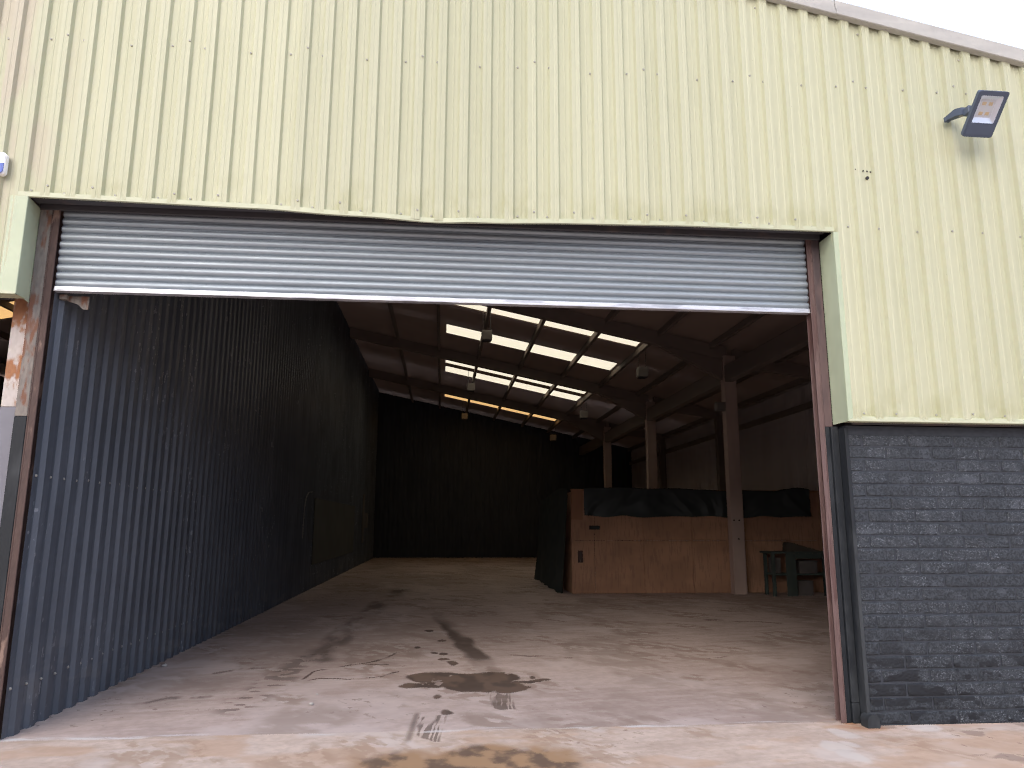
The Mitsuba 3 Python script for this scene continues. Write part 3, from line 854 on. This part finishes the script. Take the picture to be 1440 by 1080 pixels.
part(A, 'cover', cat(alarm_shape(-3.83, -3.588, 4.376, 4.568, 0.03, -0.340, -0.30), alarm_shape(-3.825, -3.593, 4.381, 4.563, 0.03, -0.348, -0.340)), 'm_white_plastic', smooth=30)
lens = rrect(-3.823, -3.594, 4.382, 4.560, 0.03).intersection(shapely.box(-4, 4.3, -3, 4.470))
m = trimesh.creation.extrude_polygon(lens, 0.007, engine='earcut')
m.apply_transform(np.array([[1, 0, 0, 0], [0, 0, 1, -0.3555], [0, 1, 0, 0], [0, 0, 0, 1]], float))
m.fix_normals()
part(A, 'blue_lens', m, 'm_blue_plastic', smooth=30, label='blue lower lens')

# ------------------------------------------------------------------ boarded bay with its tarpaulins
E_ = thing('timber_enclosure', 'enclosure of orange brown timber boards along the right side of the shed', 'enclosure')
bx = [3.09, 3.65, 4.84, 6.05, 7.27, 8.49, 9.34]
for i in range(len(bx)-1):
    a, b = bx[i]+0.004, bx[i+1]-0.004
    yo = 11.62+random.uniform(-0.008, 0.008)
    part(E_, 'board', cbox(a, b, yo, yo+0.02, 0.01, 1.235, 0.003), 'm_board')
    part(E_, 'board', cbox(a, b, yo+0.004, yo+0.024, 1.242, 2.40, 0.003), 'm_board')
for y0 in (11.66, 12.9, 14.1):
    part(E_, 'board', cbox(3.10, 3.12, y0, y0+1.19, 0.01, 2.38, 0.003), 'm_board')
part(E_, 'corner_post', cbox(3.09, 3.37, 11.585, 11.615, 1.72, 2.405, 0.004), 'm_timber')
for x in (3.15, 4.84, 6.05, 7.27, 8.49, 9.3):
    part(E_, 'post', cbox(x-0.04, x+0.04, 11.66, 11.74, 0, 2.38, 0.004), 'm_timber')
part(E_, 'top_rail', cbox(3.10, 9.34, 11.60, 11.75, 2.405, 2.45, 0.004), 'm_timber')
part(E_, 'patch', cbox(3.52, 3.78, 11.600, 11.607, 1.49, 1.58, 0.002), 'm_hole', label='dark slot in the board')
part(E_, 'patch', cbox(3.24, 3.36, 11.600, 11.607, 0.72, 1.0, 0.002), 'm_rust', label='dark red brown patch low on the first board')


def drape(P):
    v, q = grid(P)
    return trimesh.Trimesh(v, np.vstack([q[:, [0, 1, 2]], q[:, [0, 2, 3]]]), process=False)


def tarp_front(x0, x1, seed, amp):
    nx, nv = 120, 26
    xs = np.linspace(x0, x1, nx)
    P = np.zeros((nx, nv+6, 3))
    for i, x in enumerate(xs):
        top = 2.475+0.055*(meshkit.noise(np.array([x*1.6, seed, 0.0]), 3)-0.5)*2
        bot = 1.80+0.05*(meshkit.noise(np.array([x*2.3, seed+4, 0.0]), 3)-0.5)
        for j in range(6):
            P[i, j] = (x, 12.25-0.6*j/5, top-0.03+0.03*math.sin(j)*meshkit.noise(np.array([x*3, j*1.0, seed]), 1))
        for j in range(nv):
            t = j/(nv-1)
            z = top+(bot-top)*t
            slant = x+0.7*(t-0.3)*math.sin(x*1.7+seed)
            f = meshkit.fbm(np.array([slant*3.3, t*1.2, seed*1.0]), 3, 5)-0.5
            ridge = abs(math.sin(slant*4.2+2.0*math.sin(x*0.9)))
            P[i, 6+j] = (x, 11.560-amp*(f*1.6+0.55*(1-ridge))*min(1, 0.25+t*1.6), z)
    return drape(P)


t1 = thing('tarpaulin', 'black green tarpaulin hung in folds over the board front left of the concrete column', 'tarpaulin')
scene[t1] = mikit.ply(tarp_front(3.40, 6.95, 1, 0.10), 'm_tarp', smooth=True)
t2 = thing('tarpaulin', 'black green tarpaulin hung over the boards right of the concrete column, above the green bench', 'tarpaulin')
scene[t2] = mikit.ply(tarp_front(7.2, 9.06, 8, 0.09), 'm_tarp', smooth=True)
ny, nv = 60, 30
P = np.zeros((ny, nv, 3))
for i, y in enumerate(np.linspace(11.50, 16.3, ny)):
    for j in range(nv):
        t = j/(nv-1)
        top = 2.42+0.08*math.sin((y-11.5)*1.1)
        f = meshkit.fbm(np.array([y*2.6+1.2*t, t*1.0, 4.0]), 3, 8)-0.5
        P[i, j] = (3.02-(0.03+0.06*t+0.05*t*t)*(1+1.1*f)-0.09*abs(math.sin(y*3.1+1.5*t))*t, y, top*(1-t)+0.012)
t3 = thing('tarpaulin', 'dark tarpaulin curtain hanging to the floor on the left end of the timber enclosure', 'tarpaulin')
scene[t3] = mikit.ply(drape(P), 'm_tarp', smooth=True)

# ------------------------------------------------------------------ green bench with what lies on it
B = thing('workbench', 'dark green steel workbench with a shelf against the boards at the right', 'workbench')
part(B, 'worktop', cbox(7.60, 9.26, 10.72, 11.34, 0.955, 1.0, 0.004), 'm_green')
for x in (7.63, 8.86, 9.16):
    part(B, 'leg', cbox(x, x+0.07, 10.74, 10.81, 0, 0.953, 0.004), 'm_green')
part(B, 'leg', cbox(7.66, 7.73, 11.24, 11.31, 0, 0.953, 0.004), 'm_green')
part(B, 'leg', cbox(9.16, 9.23, 11.24, 11.31, 0, 0.953, 0.004), 'm_green')
part(B, 'side_panel', cbox(7.96, 8.20, 10.735, 10.765, 0.0, 0.953, 0.004), 'm_green')
part(B, 'shelf', cbox(7.70, 9.20, 10.80, 11.32, 0.46, 0.50, 0.004), 'm_green')
part(B, 'apron', cbox(8.21, 8.855, 10.74, 10.76, 0.84, 0.953, 0.003), 'm_green')
k1 = thing('carton', 'grey carton on the shelf of the green workbench', 'box')
part(k1, 'body', cbox(8.35, 8.78, 10.88, 11.25, 0.501, 0.76, 0.004), 'm_carton')
part(k1, 'lid', cbox(8.34, 8.79, 10.87, 11.26, 0.762, 0.79, 0.004), 'm_carton')
k2 = thing('carton', 'dull carton on the floor under the shelf of the green workbench', 'box')
part(k2, 'body', cbox(8.3, 8.66, 10.9, 11.25, 0.0, 0.30, 0.004), 'm_carton')
part(k2, 'lid', cbox(8.29, 8.67, 10.89, 11.26, 0.302, 0.33, 0.004), 'm_carton')
k3 = thing('carton', 'narrow grey carton standing behind the left leg of the green workbench', 'box')
part(k3, 'body', cbox(7.76, 7.93, 10.95, 11.25, 0.501, 0.85, 0.004), 'm_carton')
w_ = thing('timber_wedge', 'dark sloping timber offcut lying on top of the green workbench', 'timber')
scene[w_] = mikit.ply(prism([(8.03, 1.001), (8.05, 1.20), (8.12, 1.215), (8.75, 1.05), (8.9, 1.001)], 10.85, 11.05), 'm_dark_wood')

# ------------------------------------------------------------------ light fittings under the roof
FIT = [(1.10, 13.0, 6.40, 'pale box light fitting in front of the nearest left skylights'),
       (0.985, 20.8, 6.42, 'pale box light fitting between the second and third skylight groups'),
       (0.975, 28.3, 6.41, 'small pale box light fitting beyond the farthest skylight row'),
       (5.32, 13.0, 5.49, 'pale box light fitting nearest the concrete column on the right'),
       (5.20, 20.8, 5.47, 'pale box light fitting past the right ends of the middle skylights'),
       (5.15, 28.3, 5.46, 'small pale box light fitting far back beside the farthest column')]
for x, y, z, lab in FIT:
    f_ = thing('light_fitting', lab, 'light fitting', 'box light fittings hung under the roof')
    part(f_, 'housing', cbox(x-0.14, x+0.14, y-0.12, y+0.12, z+0.03, z+0.29, 0.012), 'm_fitting')
    part(f_, 'diffuser', cbox(x-0.115, x+0.115, y-0.10, y+0.10, z, z+0.029, 0.004), 'm_steel_dark')
    part(f_, 'hanger', cat(trimesh.creation.cylinder(radius=0.008, segment=[(x-0.1, y, z+0.285), (x-0.1, y, zin(x-0.1)-0.01)], sections=6),
                           trimesh.creation.cylinder(radius=0.008, segment=[(x+0.1, y, z+0.285), (x+0.1, y, zin(x+0.1)-0.01)], sections=6)), 'm_steel_dark')
j_ = thing('junction_box', 'pale junction box on the left face of the near concrete column', 'electrical box')
part(j_, 'body', cbox(6.66, 6.90, 11.22, 11.36, 4.36, 4.58, 0.01), 'm_fitting')
part(j_, 'cover', cbox(6.675, 6.885, 11.205, 11.219, 4.375, 4.565, 0.004), 'm_fitting')

# ------------------------------------------------------------------ things on the dark left wall
c_ = thing('hanging_cable', 'pale cable hanging in a hook shape on the dark left wall', 'cable')
scene[c_] = mikit.ply(tube([(-3.20, 11.66, 1.28), (-3.19, 11.62, 1.6), (-3.19, 11.66, 1.95), (-3.19, 11.8, 2.2), (-3.19, 12.1, 2.34), (-3.19, 12.6, 2.38)], 0.011, 8), 'm_pale_cable', smooth=True)
d_ = thing('conduit', 'thin upright conduit on the far end of the left wall', 'pipe')
scene[d_] = mikit.ply(cat(tube([(-3.19, 25.0, 0.85), (-3.19, 25.0, 1.8), (-3.19, 25.0, 2.8)], 0.05, 8)), 'm_carton', smooth=True)
e_ = thing('switch_box', 'small pale switch box beside the conduit on the left wall', 'electrical box')
part(e_, 'body', cbox(-3.225, -3.08, 25.3, 25.75, 1.45, 2.05, 0.01), 'm_carton')
part(e_, 'cover', cbox(-3.078, -3.065, 25.33, 25.72, 1.48, 2.02, 0.004), 'm_carton')
g_ = thing('old_panel', 'dull olive panel fixed low on the left wall between cable and conduit', 'panel')
scene[g_] = mikit.ply(cbox(-3.228, -3.20, 13.2, 22.0, 0.6, 2.25, 0.004), 'm_old_panel')
mat('m_old_panel', lambda p, n, uv: mix((0.075, 0.08, 0.078), (0.05, 0.055, 0.055), fbm(p.y*2, p.z*2, 3.0, 3)), 0.7)

# ------------------------------------------------------------------ the shed across the yard, behind the camera: its wall and roof close the low sky
O_ = thing('opposite_shed', 'dark ribbed shed across the yard behind the camera', 'building')
part(O_, 'wall', wallsheet('x', -46.0, 1, -58.0, 62.0, 0.0, lambda u: 6.2, pitch=0.4, depth=0.04, tall=2), 'm_wall_dim')
part(O_, 'roof', (np.array([[-58.4, -45.8, 6.15], [62.4, -45.8, 6.15], [62.4, -53.0, 8.0], [-58.4, -53.0, 8.0], [-58.4, -60.2, 6.15], [62.4, -60.2, 6.15]], float), np.array([[0, 1, 2, 3], [3, 2, 5, 4]])), 'm_wall_dim')
part(O_, 'side_wall', cat(box(-58.1, -58.0, -60.0, -45.95, 0, 6.15)), 'm_wall_dim')
part(O_, 'side_wall', cat(box(62.0, 62.1, -60.0, -45.95, 0, 6.15)), 'm_wall_dim')

# ------------------------------------------------------------------ litter
for i, (x, y, r, lab) in enumerate(((-3.10, 2.92, 0.028, 'white pebble on the floor against the dark left wall'),
                                    (-1.13, 0.93, 0.02, 'small white stone on the floor left of the puddle'),
                                    (-1.15, 1.35, 0.012, 'tiny pale chip of stone behind the small white stone'))):
    s_ = trimesh.creation.icosphere(subdivisions=2, radius=r)
    v = np.array(s_.vertices)
    v *= (0.8+0.5*meshkit.noise(v*40+i*9, 3))[:, None]
    v[:, 2] *= 0.65
    s_.vertices = v
    s_.apply_translation((x, y, -v[:, 2].min()-0.001))
    st = thing('pebble', lab, 'stone')
    scene[st] = mikit.ply(s_, 'm_stone', smooth=True)
